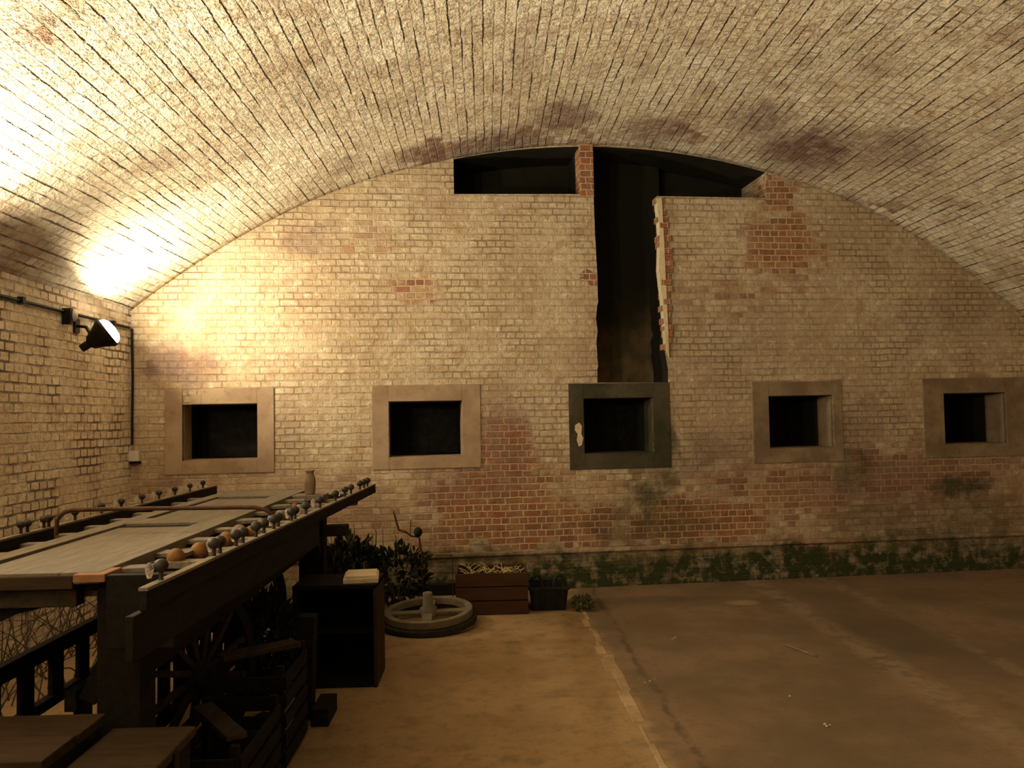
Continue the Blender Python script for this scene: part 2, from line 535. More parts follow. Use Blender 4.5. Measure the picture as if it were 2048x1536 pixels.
def floor_mat():
    nt = NT('worn_concrete_floor')
    co = nt.n('ShaderNodeTexCoord').outputs['Object']
    wob = nt.vec('MULTIPLY', nt.vec('SUBTRACT', nt.noise(co, 2.5, 5, .65, color=True), (.5, .5, .5)), (.16, .16, 0))
    p = nt.vec('ADD', co, wob)
    sx = nt.n('ShaderNodeSeparateXYZ')
    nt.put(sx.inputs[0], p)
    x = sx.outputs[0]
    a = nt.noise(co, .8, 6, .65)
    b = nt.noise(co, 5, 6, .7)
    f = nt.noise(co, 60, 4, .7)
    left = nt.mix(nt.ramp(a, .35, .65), (.34, .225, .115), (.25, .16, .08))
    right = nt.mix(nt.ramp(a, .35, .65), (.20, .13, .075), (.13, .09, .052))
    c = nt.mix(nt.ramp(x, .82, .96), left, right)
    # worn lighter streak beside the second kerb line, dark damp beyond
    s1 = nt.math('MULTIPLY', nt.ramp(x, 2.58, 2.74), nt.ramp(x, 2.96, 2.82))
    c = nt.mix(nt.math('MULTIPLY', s1, nt.ramp(b, .38, .62, .0, .75)), c, (.31, .22, .14))
    s2 = nt.math('MULTIPLY', nt.ramp(x, 3.42, 3.5), nt.ramp(x, 3.66, 3.56))
    c = nt.mix(nt.math('MULTIPLY', s2, nt.ramp(b, .42, .62, 0, .5)), c, (.32, .235, .155))
    # narrow open joint beside the first kerb
    j = nt.math('MULTIPLY', nt.ramp(x, 1.02, 1.05), nt.ramp(x, 1.09, 1.06))
    c = nt.mix(nt.math('MULTIPLY', j, nt.ramp(b, .35, .55, .1, .8)), c, (.06, .045, .03))
    c = nt.mix(nt.ramp(b, .45, .7, 0, .55), c, (.13, .09, .05))
    c = nt.mix(nt.ramp(nt.noise(co, 14, 5, .75), .5, .75, 0, .5), c, (.11, .085, .05))
    c = nt.mix(nt.ramp(f, .62, .8, 0, .5), c, (.10, .07, .04))
    stains = blobs(nt, p, [(3.2, 6.6, .5, 1.0, .55), (1.5, 7.9, .9, .22, .6), (-1.0, 4.3, .5, .6, .45), (1.05, 3.9, .25, .35, .35), (2.2, 7.7, 1.0, .18, .3)])
    c = nt.mix(stains, c, (.075, .055, .032))
    pale = blobs(nt, p, [(2.35, 7.7, .16, .12, .5), (.1, 5.6, .9, 1.2, .18)])
    c = nt.mix(pale, c, (.40, .28, .17))
    nt.bump(nt.math('ADD', nt.math('MULTIPLY', b, 1.2), nt.math('MULTIPLY', f, .35)), .45, .012)
    return nt.done(c, .88, 0, .2)


M['floor'] = floor_mat()


def wall_y(x):
    return Y0 + x * tan(A)


# vault
mb = MB()
NA, NY = 120, 90
th0, th1 = atan2(XL - CX, ZS - CZ), atan2(XR - CX, ZR - CZ)
rnd = random.Random(4)
ph = [rnd.uniform(0, 6) for _ in range(8)]
for i in range(NA + 1):
    th = th0 + (th1 - th0) * i / NA
    for j in range(NY + 1):
        r = RV + .012 * sin(5.1 * th * 3 + ph[0]) * sin(j * .23 + ph[1]) + .008 * sin(th * 31 + ph[2]) * sin(j * .41 + ph[3])
        x, z = CX + r * sin(th), CZ + r * cos(th)
        y = YB + (wall_y(x) + .03 - YB) * j / NY
        mb.v.append(Vector((x, y, z)))
for i in range(NA):
    for j in range(NY):
        a = i * (NY + 1) + j
        mb.f.append((a, a + 1, a + NY + 2, a + NY + 1))
        mb.sm.append(True)
# outer shell so the vault has thickness
vault = struct(mb.build('ceiling', M['brick_vault']))
uv_face(vault, lambda c, n: (c.y, RV * atan2(c.x - CX, c.z - CZ)))
sd = vault.modifiers.new('thickness', 'SOLIDIFY')
sd.thickness = .25
sd.offset = 1.0 if vault.data.polygons[0].normal.z > 0 else -1.0

# side walls and back wall
mb = MB().box(XL - .4, XL, YB, wall_y(XL) + .3, -.1, ZS + .05)
w = struct(mb.build('wall_left', M['brick_left']))
uv_face(w, lambda c, n: (c.y + c.x, c.z))
mb = MB().box(XR, XR + .4, YB, wall_y(XR) + .3, -.1, ZR + .05)
w = struct(mb.build('wall_right', M['brick_left']))
uv_face(w, lambda c, n: (c.y + c.x, c.z))
mb = MB()
n = 60
pts = [(XL - .4, YB, -.1)] + [(x, YB, arch_z(min(max(x, XL), XR)) + .12) for x in [XL - .4 + (XR - XL + .8) * i / n for i in range(n + 1)]] + [(XR + .4, YB, -.1)]
mb.prism(pts, (0, -.4, 0))
w = struct(mb.build('wall_back', M['brick_left']))
fix_normals(w)
uv_face(w, lambda c, n: (c.x, c.z))
mb = MB().box(XL - .4, XR + .4, YB - .4, 10.2, -.25, 0)
struct(mb.build('floor', M['floor']))

# end wall with five loopholes and the T-shaped slot
import bmesh
rnd = random.Random(11)


def rag(p, q, n, amp):        # ragged broken edge from p to q
    out = []
    for i in range(n):
        t = i / n
        x = p[0] + (q[0] - p[0]) * t
        z = p[1] + (q[1] - p[1]) * t
        if 0 < i: x += rnd.uniform(-amp, amp)
        out.append((x, z))
        if 0 < i and rnd.random() < .6:
            out.append((x + rnd.uniform(-amp, amp), z + (q[1] - p[1]) / n * .3))
    return out


LOOPS = [((365, 808), (515, 808), (515, 920), (365, 920)),
         ((778, 803), (925, 801), (925, 912), (778, 914)),
         ((1168, 797), (1307, 795), (1307, 905), (1168, 907)),
         ((1538, 792), (1666, 790), (1666, 894), (1538, 897)),
         ((1888, 787), (2012, 784), (2012, 886), (1888, 888))]
holes = []
for q in LOOPS:
    c = [wall_sz(*p) for p in q]
    sa_, sb_ = (c[0][0] + c[3][0]) / 2, (c[1][0] + c[2][0]) / 2
    za_, zb_ = (c[2][1] + c[3][1]) / 2, (c[0][1] + c[1][1]) / 2
    holes.append([(sa_, zb_), (sb_, zb_), (sb_, za_), (sa_, za_)])


def arch_s(s):
    return arch_z(wall_p(s, 0).x)


# left bar
sl, zl = wall_sz(908, 388)
sr, zr = wall_sz(1161, 388)
lb = [(sl, zl), (sr, zr)] + [(sr + (sl - sr) * i / 8, arch_s(sr + (sl - sr) * i / 8) - .012) for i in range(9)]
holes.append(lb)
# stem with right bar
a0 = wall_sz(1195, 765)
a1 = wall_sz(1187, 388)
a2 = wall_sz(1187, 300)
b0 = wall_sz(1336, 765)
b1 = wall_sz(1313, 392)
c1 = wall_sz(1533, 396)
stem = rag(a0, wall_sz(1193, 560), 8, .012) + rag(wall_sz(1195, 560), wall_sz(1187, 400), 5, .004) + [a1, (a1[0], arch_s(a1[0]) - .012)]
stem += [(a1[0] + (c1[0] - a1[0]) * i / 14, arch_s(a1[0] + (c1[0] - a1[0]) * i / 14) - .012) for i in range(1, 15)]
stem += [c1, b1] + rag(wall_sz(1318, 410), wall_sz(1330, 560), 7, .012) + rag(wall_sz(1327, 560), wall_sz(1331, 720), 7, .016) + [wall_sz(1336, 740), b0]
holes.append(stem)
s0 = (Vector((XL - .3, wall_y(XL - .3), 0)) - Vector((0, Y0, 0))).dot(WD)
s1 = (Vector((XR + .3, wall_y(XR + .3), 0)) - Vector((0, Y0, 0))).dot(WD)
outl = [(s0, -.1), (s1, -.1), (s1, ZR)] + [(s1 + (s0 - s1) * i / 60, (arch_s(s1 + (s0 - s1) * i / 60) if XL < wall_p(s1 + (s0 - s1) * i / 60, 0).x < XR else ZR) + .10) for i in range(61)] + [(s0, ZS)]
bm = bmesh.new()
edges = []
for loop in [outl] + holes:
    vs = [bm.verts.new(wall_p(s, z)) for s, z in loop]
    for i in range(len(vs)):
        edges.append(bm.edges.new((vs[i], vs[(i + 1) % len(vs)])))
bmesh.ops.triangle_fill(bm, use_beauty=True, use_dissolve=False, edges=edges)
geom = bmesh.ops.extrude_face_region(bm, geom=bm.faces[:])
bmesh.ops.translate(bm, vec=WN * .85, verts=[g for g in geom['geom'] if isinstance(g, bmesh.types.BMVert)])
bmesh.ops.recalc_face_normals(bm, faces=bm.faces)
me = bpy.data.meshes.new('wall_end')
bm.to_mesh(me)
bm.free()
me.materials.append(M['brick_end'])
me.materials.append(M['recess_shade'])
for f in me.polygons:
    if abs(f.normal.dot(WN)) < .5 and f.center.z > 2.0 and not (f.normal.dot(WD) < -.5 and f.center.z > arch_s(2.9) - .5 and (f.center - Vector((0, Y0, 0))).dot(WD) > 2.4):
        f.material_index = 1  # slot soffit and jambs take the painted-shade colour
wall_end = bpy.data.objects.new('wall_end', me)
COL.objects.link(wall_end)
struct(wall_end)


def wuv(c, n):
    q = c - Vector((0, Y0, 0))
    return (q.dot(WD) + q.dot(WN) * (1 if abs(n.dot(WN)) < .5 else 0), c.z + (q.dot(WN) if abs(n.z) > .6 else 0))


uv_face(wall_end, wuv)


def wall_slab(mb, sA, sB, zA, zB, d0, d1):
    b = [wall_p(sA, zA, d0), wall_p(sB, zA, d0), wall_p(sB, zA, d1), wall_p(sA, zA, d1)]
    t = [wall_p(sA, zB, d0), wall_p(sB, zB, d0), wall_p(sB, zB, d1), wall_p(sA, zB, d1)]
    return mb.hexa(b, t)


# back of the T slot: flue wall with shade in its colour, and the backs of the loopholes
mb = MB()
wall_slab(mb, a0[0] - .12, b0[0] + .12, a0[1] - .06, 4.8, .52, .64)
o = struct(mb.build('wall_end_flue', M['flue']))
mb = MB()
wall_slab(mb, sl - .15, c1[0] + .2, zl - .08, 4.95, .66, .78)
o = struct(mb.build('wall_end_flue_back', M['recess_shade']))
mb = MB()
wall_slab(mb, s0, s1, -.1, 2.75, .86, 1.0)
o = struct(mb.build('wall_outer', M['recess_shade']))
# bare red brick pier between the left bar and the stem
ps, pe = wall_sz(1162.5, 388)[0], wall_sz(1187, 388)[0]
mb = MB()
wall_slab(mb, ps - .012, pe + .001, zl - .01, arch_s((ps + pe) / 2) + .02, -.018, .22)
o = struct(mb.build('trim_1', M['brick_red']))
uv_face(o, wuv)
# broken brick and plaster edge down the right side of the stem
mb = MB()
z = wall_sz(1336, 700)[1]
zt = wall_sz(1320, 400)[1]
rr = random.Random(8)
while z < zt:
    t = (z - wall_sz(1336, 700)[1]) / (zt - wall_sz(1336, 700)[1])
    s_edge = wall_sz(1332, 700)[0] + (wall_sz(1316, 400)[0] - wall_sz(1332, 700)[0]) * t
    wdt = rr.uniform(.055, .12) * (1 if .1 < t < .9 else .6)
    wall_slab(mb, s_edge - rr.uniform(.0, .03), s_edge + wdt, z + .004, z + .0675 - .004, -.012 - rr.uniform(0, .02), .12)
    z += .0675
o = struct(mb.build('trim_2', M['brick_red']))
uv_face(o, wuv)
M['plaster'] = cement_mat('pale_lime_plaster', (.62, .52, .36), (.48, .36, .22), .3)
mb = MB()
pts = [wall_sz(1312, 398), wall_sz(1322, 396), wall_sz(1326, 470), wall_sz(1330, 560), wall_sz(1334, 640), wall_sz(1337, 715),
       wall_sz(1331, 700), wall_sz(1323, 600), wall_sz(1316, 540), wall_sz(1318, 470)]
mb.prism([wall_p(s, zz, -.03) for s, zz in pts], WN * .10)
o = struct(mb.build('trim_3', M['plaster']))
fix_normals(o)

# cement surrounds of the loopholes
FR = [((330, 775), (548, 950), 'cement_brown'), ((745, 768), (960, 940), 'cement_brown'), ((1140, 765), (1338, 940), 'cement_dark'),
      ((1508, 762), (1682, 927), 'cement_dim'), ((1850, 755), (2052, 916), 'cement_dim')]
for k, ((x0, y0), (x1, y1), mn) in enumerate(FR):
    hs = [p[0] for p in holes[k]]
    hz = [p[1] for p in holes[k]]
    A0, B0 = wall_sz(x0, y1)
    A1, B1 = wall_sz(x1, y0)
    i0, i1, j0, j1 = min(hs), max(hs), min(hz), max(hz)
    mb = MB()
    T = -.012
    wall_slab(mb, A0, i0, B0, B1, T, .05)
    wall_slab(mb, i1, A1, B0, B1, T, .05)
    wall_slab(mb, i0, i1, B0, j0, T, .05)
    if k == 0:      # plaster broken away at the upper left corner
        wall_slab(mb, i0 + .18, i1, j1, B1, T, .05)
        wall_slab(mb, i0 + .08, i0 + .18, j1, j1 + .1, T, .05)
    else:
        wall_slab(mb, i0, i1, j1, B1, T, .05)
    # reveal lining
    wall_slab(mb, i0 - .03, i0 + .004, j0, j1, .05, .33)
    wall_slab(mb, i1 - .004, i1 + .03, j0, j1, .05, .33)
    wall_slab(mb, i0, i1, j0 - .03, j0 + .004, .05, .33)
    wall_slab(mb, i0, i1, j1 - .004, j1 + .03, .05, .5)
    wo = struct(mb.build('window_%d' % (k + 1), M[mn], bevel=.004))
    if k == 2:      # patch of bare pale render left of the middle opening
        pp_ = [wall_sz(*q_) for q_ in ((1150, 850), (1158, 845), (1163, 852), (1162, 868), (1166, 876), (1163, 890), (1157, 893), (1153, 880), (1155, 868), (1149, 860))]
        pb = MB().prism([wall_p(a_, b_, -.016) for a_, b_ in pp_], WN * .02).build('bare_patch', M['plaster'], wo)
        fix_normals(pb)
        pb['label'] = 'pale bare render patch'
    # inner throat with shade put into its colour, and shutter plate
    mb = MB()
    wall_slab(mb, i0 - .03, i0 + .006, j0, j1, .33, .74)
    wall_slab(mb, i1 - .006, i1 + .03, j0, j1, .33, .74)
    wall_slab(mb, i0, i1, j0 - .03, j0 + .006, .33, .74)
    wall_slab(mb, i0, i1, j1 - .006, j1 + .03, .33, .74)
    struct(mb.build('trim_%d' % (k + 10), M['recess_shade']))
    mb = MB()
    wall_slab(mb, i0 - .05, i1 + .05, j0 - .05, j1 + .05, .72, .76)
    struct(mb.build('trim_%d' % (k + 4), M['iron']))

# string course at the foot of the end wall
mb = MB()
sa = wall_sz(600, 1085)
sb = wall_sz(1560, 1085)
wall_slab(mb, s0 + .3, s1 - .3, .36, .40, -.03, .02)
o = struct(mb.build('baseboard_end', M['brick_end'], bevel=.01))
uv_face(o, wuv)

# kerb stones let into the floor
rnd = random.Random(3)
mb = MB()
y = 3.0
while y < 7.55:
    L = rnd.uniform(.12, .34)
    mb.box(.81 + rnd.uniform(-.02, .03), .88 + rnd.uniform(-.03, .03), y, y + L - .004 - (rnd.random() < .3) * .05, -.02, .003 + rnd.uniform(0, .003))
    y += L
struct(mb.build('trim_9', cement_mat('kerb_stone', (.42, .30, .17), (.24, .16, .088), .45), bevel=.006))

# ------------------------------------------------------------------ LAMPS, CABLE
def floodlight(pos, aim, power, idx):
    p, a = Vector(pos), Vector(aim).normalized()
    label = ['round black floodlight glowing high on the left wall near the corner', 'black wall floodlight on the left wall, one bay nearer than the corner lamp',
             'black wall floodlight on the left wall beside the camera', 'black wall floodlight on the left wall behind the camera'][idx]
    t = thing('floodlight', label, 'lamp', (XL, pos[1], LAMP_Z), 'floodlights along the left wall')
    mb = MB()
    mb.lathe(p - a * .17, [(.035, 0), (.06, .02), (.08, .07), (.115, .13), (.13, .155), (.13, .185), (.12, .185), (.11, .165)], 24, a)
    mb.build('housing', M['iron'], t)
    mb = MB().lathe(p - a * .015, [(.002, .0), (.108, .0), (.116, .012), (.114, .035), (.10, .062), (.065, .083), (.002, .09)], 24, a)
    mb.build('lens', M['lit'], t)
    mb = MB().tube([(XL + .01, pos[1], LAMP_Z + .06), (XL + .09, pos[1], LAMP_Z + .05), tuple(p - a * .12)], .014, 10)
    mb.box(XL, XL + .02, pos[1] - .04, pos[1] + .04, LAMP_Z, LAMP_Z + .12)
    mb.build('bracket', M['iron'], t)
    mb = MB().lathe(p - a * .24, [(.03, 0), (.034, .02), (.034, .08)], 14, a)
    mb.build('cable_gland', M['iron'], t)
    l = bpy.data.lights.new('floodlight_beam', 'AREA')
    l.shape = 'DISK'
    l.size = .16
    l.energy = power
    l.color = LAMP_COL
    lo = bpy.data.objects.new('floodlight_beam', l)
    lo.matrix_world = Matrix.Translation(p + a * .085) @ (-a).to_track_quat('-Z', 'Y').to_matrix().to_4x4() @ Matrix.Identity(4)
    lo.rotation_euler = a.to_track_quat('-Z', 'Y').to_euler()
    lo.location = p + a * .085
    COL.objects.link(lo)


for i, (p, a, e) in enumerate(LAMPS):
    floodlight(p, a, e, i)

cw = thing('wall_conduit', 'thin dark conduit running level along the top of the left wall', 'conduit', (XL + .02, 2, 2.66))
MB().tube([(XL + .02, YB + .1, 2.68), (XL + .02, 3, 2.675), (XL + .02, 8.06, 2.685)], .013, 8).build('pipe', M['iron'], cw)
for y in (0.4, 2.6, 5.2, 6.2, 7.7):
    MB().box(XL, XL + .045, y - .02, y + .02, 2.66, 2.71).build('pipe_clip', M['iron'], cw)
cp = at_y(262, 660, 8.08)
cb = at_y(263, 898, 8.1)
o = MB().tube([(XL + .03, 8.09, 2.68), (XL + .035, 8.10, 2.2), (XL + .03, 8.10, 1.8), (XL + .035, 8.09, 1.56)], .012, 8).build('cable', M['iron'])
tag(o, 'dark cable dropping down the corner left of the first opening', 'cable')
s_, z_ = wall_sz(268, 912)
q = thing('socket_box', 'small pale junction box at the lower end of the corner cable', 'junction box', wall_p(s_, z_ - .06, -.03))
mb = MB()
wall_slab(mb, s_ - .05, s_ + .06, z_ - .05, z_ + .05, -.05, .0)
mb.build('box', M['ceramic'], q, bevel=.006)
mb = MB()
wall_slab(mb, s_ - .06, s_ + .07, z_ - .075, z_ - .05, -.04, .0)
mb.build('back_plate', M['iron'], q, bevel=.003)
g = at_x(148, 630, XL + .07)
q = thing('insulator', 'egg-shaped pale insulator on the conduit left of the lit floodlight', 'insulator', (XL, g.y, g.z))
MB().lathe((XL + .07, g.y, g.z - .05), [(.012, 0), (.024, .02), (.03, .05), (.022, .08), (.008, .1)], 14).build('insulator_body', M['ceramic'], q)
MB().box(XL, XL + .07, g.y - .06, g.y - .02, g.z - .08, g.z + .05).build('bracket', M['iron'], q)

# ------------------------------------------------------------------ THE LONG CART
DZ = 1.193
cart = thing('farm_cart', 'long dark timber cart with knobbed side rails standing at the left', 'cart', (-1.7, 5.2, 0))


def dk(px, py, z=DZ):
    return at_z(px, py, z)


RL0, RL1 = Vector((-2.39, 2.7, DZ)), dk(431, 972)
RR0, RR1 = dk(286, 1181), dk(748, 969)


def rail(p, q, name='side_rail'):
    d = (q - p).normalized()
    mb = MB().bar(p - Vector((0, 0, .035)), q - Vector((0, 0, .035)), .028, .07)
    r = mb.build(name, M['wood_black'], cart, bevel=.004)
    mb = MB().bar(p + Vector((0, 0, .003)), q + Vector((0, 0, .003)), .034, .012)
    mb.build('rail_cap', M['rail_top'], r, bevel=.002)
    return r


rl = rail(RL0, RL1)
rr_ = rail(RR0, RR1)


def knob(parent, pos, r, glint):
    mb = MB().lathe((pos[0], pos[1], pos[2] + .0), [(.010, 0), (.007, .012), (.009, .03)], 10)
    mb.ball((pos[0], pos[1], pos[2] + .028 + r * .9), r, 14, .92)
    k = mb.build('knob', M['knob'], parent)
    if glint:
        g = MB().lathe((pos[0] - .045, pos[1] + .01, pos[2] + .005), [(.008, 0), (.012, .012), (.016, .03), (.013, .045), (.004, .055)], 10)
        g.build('glass_bulb', M['glass'], parent)
    return k


for px, gl in ((42, 0), (55, 0), (88, 0), (98, 1), (150, 1), (203, 0), (243, 1), (284, 1), (318, 1), (350, 1), (380, 1), (406, 1)):
    a_, b_ = RL0, RL1
    # point of the left rail seen at this column
    lo, hi = 0.0, 1.0
    for _ in range(30):
        m_ = (lo + hi) / 2
        p = a_.lerp(b_, m_)
        c = ROT.transposed() @ (p - CAM)
        if 1024 + F * c.x / -c.z < px: lo = m_
        else: hi = m_
    knob(rl, a_.lerp(b_, lo) + Vector((0, 0, .008)), .022, gl)
for px, gl in ((322, 1), (428, 0), (440, 1), (472, 0), (486, 1), (512, 0), (528, 1), (548, 0), (557, 1), (583, 0), (590, 1), (612, 1), (640, 1), (671, 0), (690, 1), (702, 0), (720, 0), (728, 1), (735, 0)):
    lo, hi = 0.0, 1.0
    for _ in range(30):
        m_ = (lo + hi) / 2
        p = RR0.lerp(RR1, m_)
        c = ROT.transposed() @ (p - CAM)
        if 1024 + F * c.x / -c.z < px: lo = m_
        else: hi = m_
    knob(rr_, RR0.lerp(RR1, lo) + Vector((0, 0, .008)), .026, gl)

# cross slats under the deck, reaching both rails
rnd = random.Random(5)
y = 3.35
DX0, DX1 = -2.10, -1.48
while y < 7.0:
    xr = RR0.x + (RR1.x - RR0.x) * (y - RR0.y) / (RR1.y - RR0.y)
    mb = MB().bar((-2.39, y, DZ - .055), (xr, y + .02, DZ - .055), .075, .03)
    mb.build('cross_slat', M['rail_top'], cart, bevel=.003)
    y += .34
# lower bed boards, dark
for xa, xb in ((-2.36, -2.16), (-2.14, -1.95), (-1.93, -1.72), (-1.70, -1.47), (-1.45, -1.20)):
    MB().box(xa, xb, 3.3, 6.7, DZ - .105, DZ - .08).build('bed_board', M['bed'], cart)
# side boards under the rails
def xr_at(y): return RR0.x + (RR1.x - RR0.x) * (y - RR0.y) / (RR1.y - RR0.y)
mb = MB()
mb.bar((xr_at(2.78) - .012, 2.78, DZ - .145), (xr_at(5.3) - .012, 5.3, DZ - .145), .03, .15)
mb.build('side_board', M['wood_black'], cart, bevel=.004)
MB().bar((-2.37, 3.25, DZ - .125), (-2.37, 6.7, DZ - .125), .03, .07).build('side_board', M['wood_black'], cart, bevel=.004)
# sloping underside beam on the right
MB().bar((-1.42, 3.3, DZ - .40), (-1.36, 6.3, DZ - .36), .07, .12).build('chassis_beam', M['wood_black'], cart, bevel=.006)
MB().bar((-1.85, 4.6, DZ - .30), (-1.85, 6.4, DZ - .28), .07, .10).build('chassis_beam', M['wood_black'], cart, bevel=.006)
# front end: beam, lower strip, cut block, end board
f0, f1 = at_y(0, 1139, 3.22), at_y(150, 1165, 3.22)
xb0 = -2.42
xe = at_y(150, 1150, 3.22).x
MB().box(xb0, xe, 3.20, 3.27, DZ - .058, DZ - .008).build('front_beam', M['wood_brown'], cart, bevel=.004)
MB().box(xb0, xe + .0, 3.23, 3.30, DZ - .13, DZ - .062).build('front_beam', M['wood_dark'], cart, bevel=.004)
c0, c1_ = at_y(150, 1135, 3.19), at_y(214, 1163, 3.19)
MB().box(c0.x, c1_.x, 3.17, 3.32, c1_.z, DZ + .002).build('beam_end', M['wood_cut'], cart, bevel=.004)['label'] = 'orange cut timber end'
MB().box(c1_.x, xr_at(3.1) - .03, 3.18, 3.22, DZ - .28, DZ - .005).build('end_board', M['wood_black'], cart, bevel=.004)
# curved brace under the front beam
brc = [at_y(-260, 1165, 3.26), at_y(215, 1168, 3.26), at_y(165, 1182, 3.26), at_y(140, 1196, 3.26), at_y(105, 1204, 3.26), at_y(92, 1214, 3.26), at_y(60, 1222, 3.26),
       at_y(28, 1230, 3.26), at_y(0, 1244, 3.26), at_y(-90, 1262, 3.26), at_y(-260, 1275, 3.26)]
o = MB().prism(brc, (0, .05, 0)).build('curved_brace', M['wood_black'], cart)
fix_normals(o)
# legs and posts
pp = at_y(200, 1200, 3.3)
pq = at_y(288, 1200, 3.3)
MB().box(pp.x, pq.x, 3.27, 3.42, 0, DZ - .06).build('leg', M['wood_black'], cart, bevel=.008)
MB().box(-2.44, -2.30, 3.27, 3.40, 0, DZ - .06).build('leg', M['wood_black'], cart, bevel=.008)
a_ = at_y(600, 1100, 6.3)
b_ = at_y(650, 1100, 6.3)
MB().box(a_.x, b_.x, 6.25, 6.39, 0, DZ - .09).build('leg', M['wood_black'], cart, bevel=.008)
MB().box(-2.42, -2.30, 6.25, 6.37, 0, DZ - .09).build('leg', M['wood_black'], cart, bevel=.008)
# diagonal brace from the front post
MB().bar(at_y(178, 1400, 3.5), at_y(225, 1300, 3.5), .05, .07).build('strut', M['wood_black'], cart, bevel=.004)
# rear bolsters that stick out on the right
w0, w1 = at_y(560, 1010, 6.75), at_y(712, 1005, 6.75)
o = MB().prism([at_y(600, 1022, 6.72), at_y(650, 1016, 6.72), at_y(712, 1011, 6.72), at_y(713, 994, 6.72), at_y(690, 989, 6.72), at_y(600, 992, 6.72)], (0, .09, 0)).build('bolster', M['wood_dark'], cart)
fix_normals(o)
MB().bar(at_y(590, 1064, 6.45), at_y(697, 1059, 6.45), .09, .085).build('bolster', M['wood_dark'], cart, bevel=.01)
MB().bar(at_y(440, 1120, 6.2), at_y(640, 1096, 6.2), .07, .08).build('bolster', M['wood_black'], cart, bevel=.006)
# slatted racks below the deck
def rack(x, y0, y1, zt, zb, first=0.0, pitch=.235):
    MB().bar((x, y0, zt), (x, y1, zt), .05, .085).build('rack_rail', M['wood_black'], cart, bevel=.004)
    MB().bar((x, y0, zb), (x, y1, zb), .05, .055).build('rack_rail', M['wood_black'], cart, bevel=.004)
    y = y0 + first
    while y < y1:
        MB().box(x - .012, x + .012, y, y + .12, zb, zt).build('rack_slat', M['wood_black'], cart, bevel=.002)
        y += pitch
q = at_x(165, 1262, -2.30)
rack(-2.30, 3.0, q.y + .2, q.z, at_x(116, 1391, -2.30).z, .02, .29)
q2 = at_x(340, 1280, -1.70)
rack(-1.72, 3.5, 6.2, q2.z + .02, .2, .05, .22)
# bent iron hoop over the deck
h = []
hA, hB = at_y(115, 1050, 4.35), at_y(120, 1030, 4.35)
for (px, py) in ((112, 1053), (114, 1042), (120, 1032), (130, 1024), (145, 1020), (200, 1018.5), (300, 1017), (400, 1016), (480, 1014.5), (512, 1015), (532, 1020), (545, 1030), (550, 1045)):
    h.append(at_y(px, py, 4.35))
h[0].z = DZ
MB().tube(h, .011, 8).build('hoop', M['rust'], cart)

# panelled door laid on the cart
door = thing('panelled_door', 'pale weathered door with two sunk panels lying flat on the dark cart', 'door', (-1.8, 5.0, DZ - .04))
zt = DZ + .004
def outl_x(y, side):
    return (-2.13 if side < 0 else -1.48)
yF, yR = 3.21, 6.85
P1 = (3.42, 4.75)
P2 = (5.0, 6.35)
XA, XB = -2.03, -1.62
mbx = MB()
MB().box(-2.13, XA, yF, yR, zt - .045, zt).build('stile', M['door_pale'], door, bevel=.003)
xs = XB
MB().box(XB, -1.47, yF, yR, zt - .045, zt).build('stile', M['door_pale'], door, bevel=.003)
for y0, y1 in ((yF, P1[0]), (P1[1], P2[0]), (P2[1], yR)):
    MB().box(XA, XB, y0, y1, zt - .045, zt).build('cross_rail', M['door_pale'], door, bevel=.003)
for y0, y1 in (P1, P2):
    MB().box(XA, XB, y0, y1, zt - .045, zt - .015).build('groove_shade_bed', M['wood_black'], door)  # black bed puts the shadow of the sunk panel into the colour
    MB().hexa([(XA + .05, y0, zt - .015), (XB, y0, zt - .015), (XB, y1 - .17, zt - .015), (XA + .038, y1 - .17, zt - .015)],
              [(XA + .05, y0, zt - .003), (XB, y0, zt - .003), (XB, y1 - .17, zt - .003), (XA + .038, y1 - .17, zt - .003)]).build('panel', M['door_pale'], door)
# loose fence offcuts that make the door's ragged right edge
rnd = random.Random(9)
for i in range(9):
    y = 3.3 + i * .39
    mb = MB().bar((-1.49, y + .1, DZ - .022), (-1.49 + rnd.uniform(.10, .17), y + .13 + rnd.uniform(-.03, .04), DZ - .022), .10 + rnd.uniform(-.02, .03), .02)
    mb.build('edge_splinter', M['door_pale'], door, bevel=.002)

# ochre balls between door and right rail
names = ['nearest', 'second', 'third', 'fourth', 'fifth', 'sixth', 'seventh', 'eighth', 'ninth', 'tenth']
for i, (px, py) in enumerate(((352, 1102), (398, 1092), (428, 1078), (452, 1070), (478, 1055), (502, 1052), (522, 1036), (560, 1020), (590, 1004))):
    p = at_z(px, py, DZ)
    y = p.y
    r = (.040, .042, .036, .042, .042, .036, .032, .034, .032)[i]
    xx = min(max(p.x, -1.40), xr_at(y) - .09)
    base = Vector((xx, y, DZ - .13))
    o = MB().ball((xx, y, DZ - .079 + r * 1.15), r, 16, 1.15).build('ball', M['ochre'] if i not in (4, 7) else M['clay'], None, loc=(xx, y, DZ - .07))
    tag(o, '%s ball resting beside the right cart rail, %s from the near end' % ('ochre' if i not in (4, 7) else 'greyish clay', names[i] if i else 'first'), 'ball', 'balls heaped along the right cart rail')

# stoneware vase at the far end
p = at_z(620, 989, DZ)
v = thing('vase', 'narrow-necked brown clay vase standing on the far end of the cart', 'vase', (p.x, p.y, DZ))
MB().box(p.x - .16, p.x + .12, p.y - .1, p.y + .12, DZ - .04, DZ).build('shelf_board', M['door_pale'], cart, bevel=.003)
MB().lathe((p.x, p.y, DZ), [(.034, 0), (.038, .01), (.043, .06), (.045, .09), (.040, .13), (.030, .155), (.030, .17), (.037, .18), (.037, .188), (.028, .188)], 24).build('vase_body', M['clay'], v)

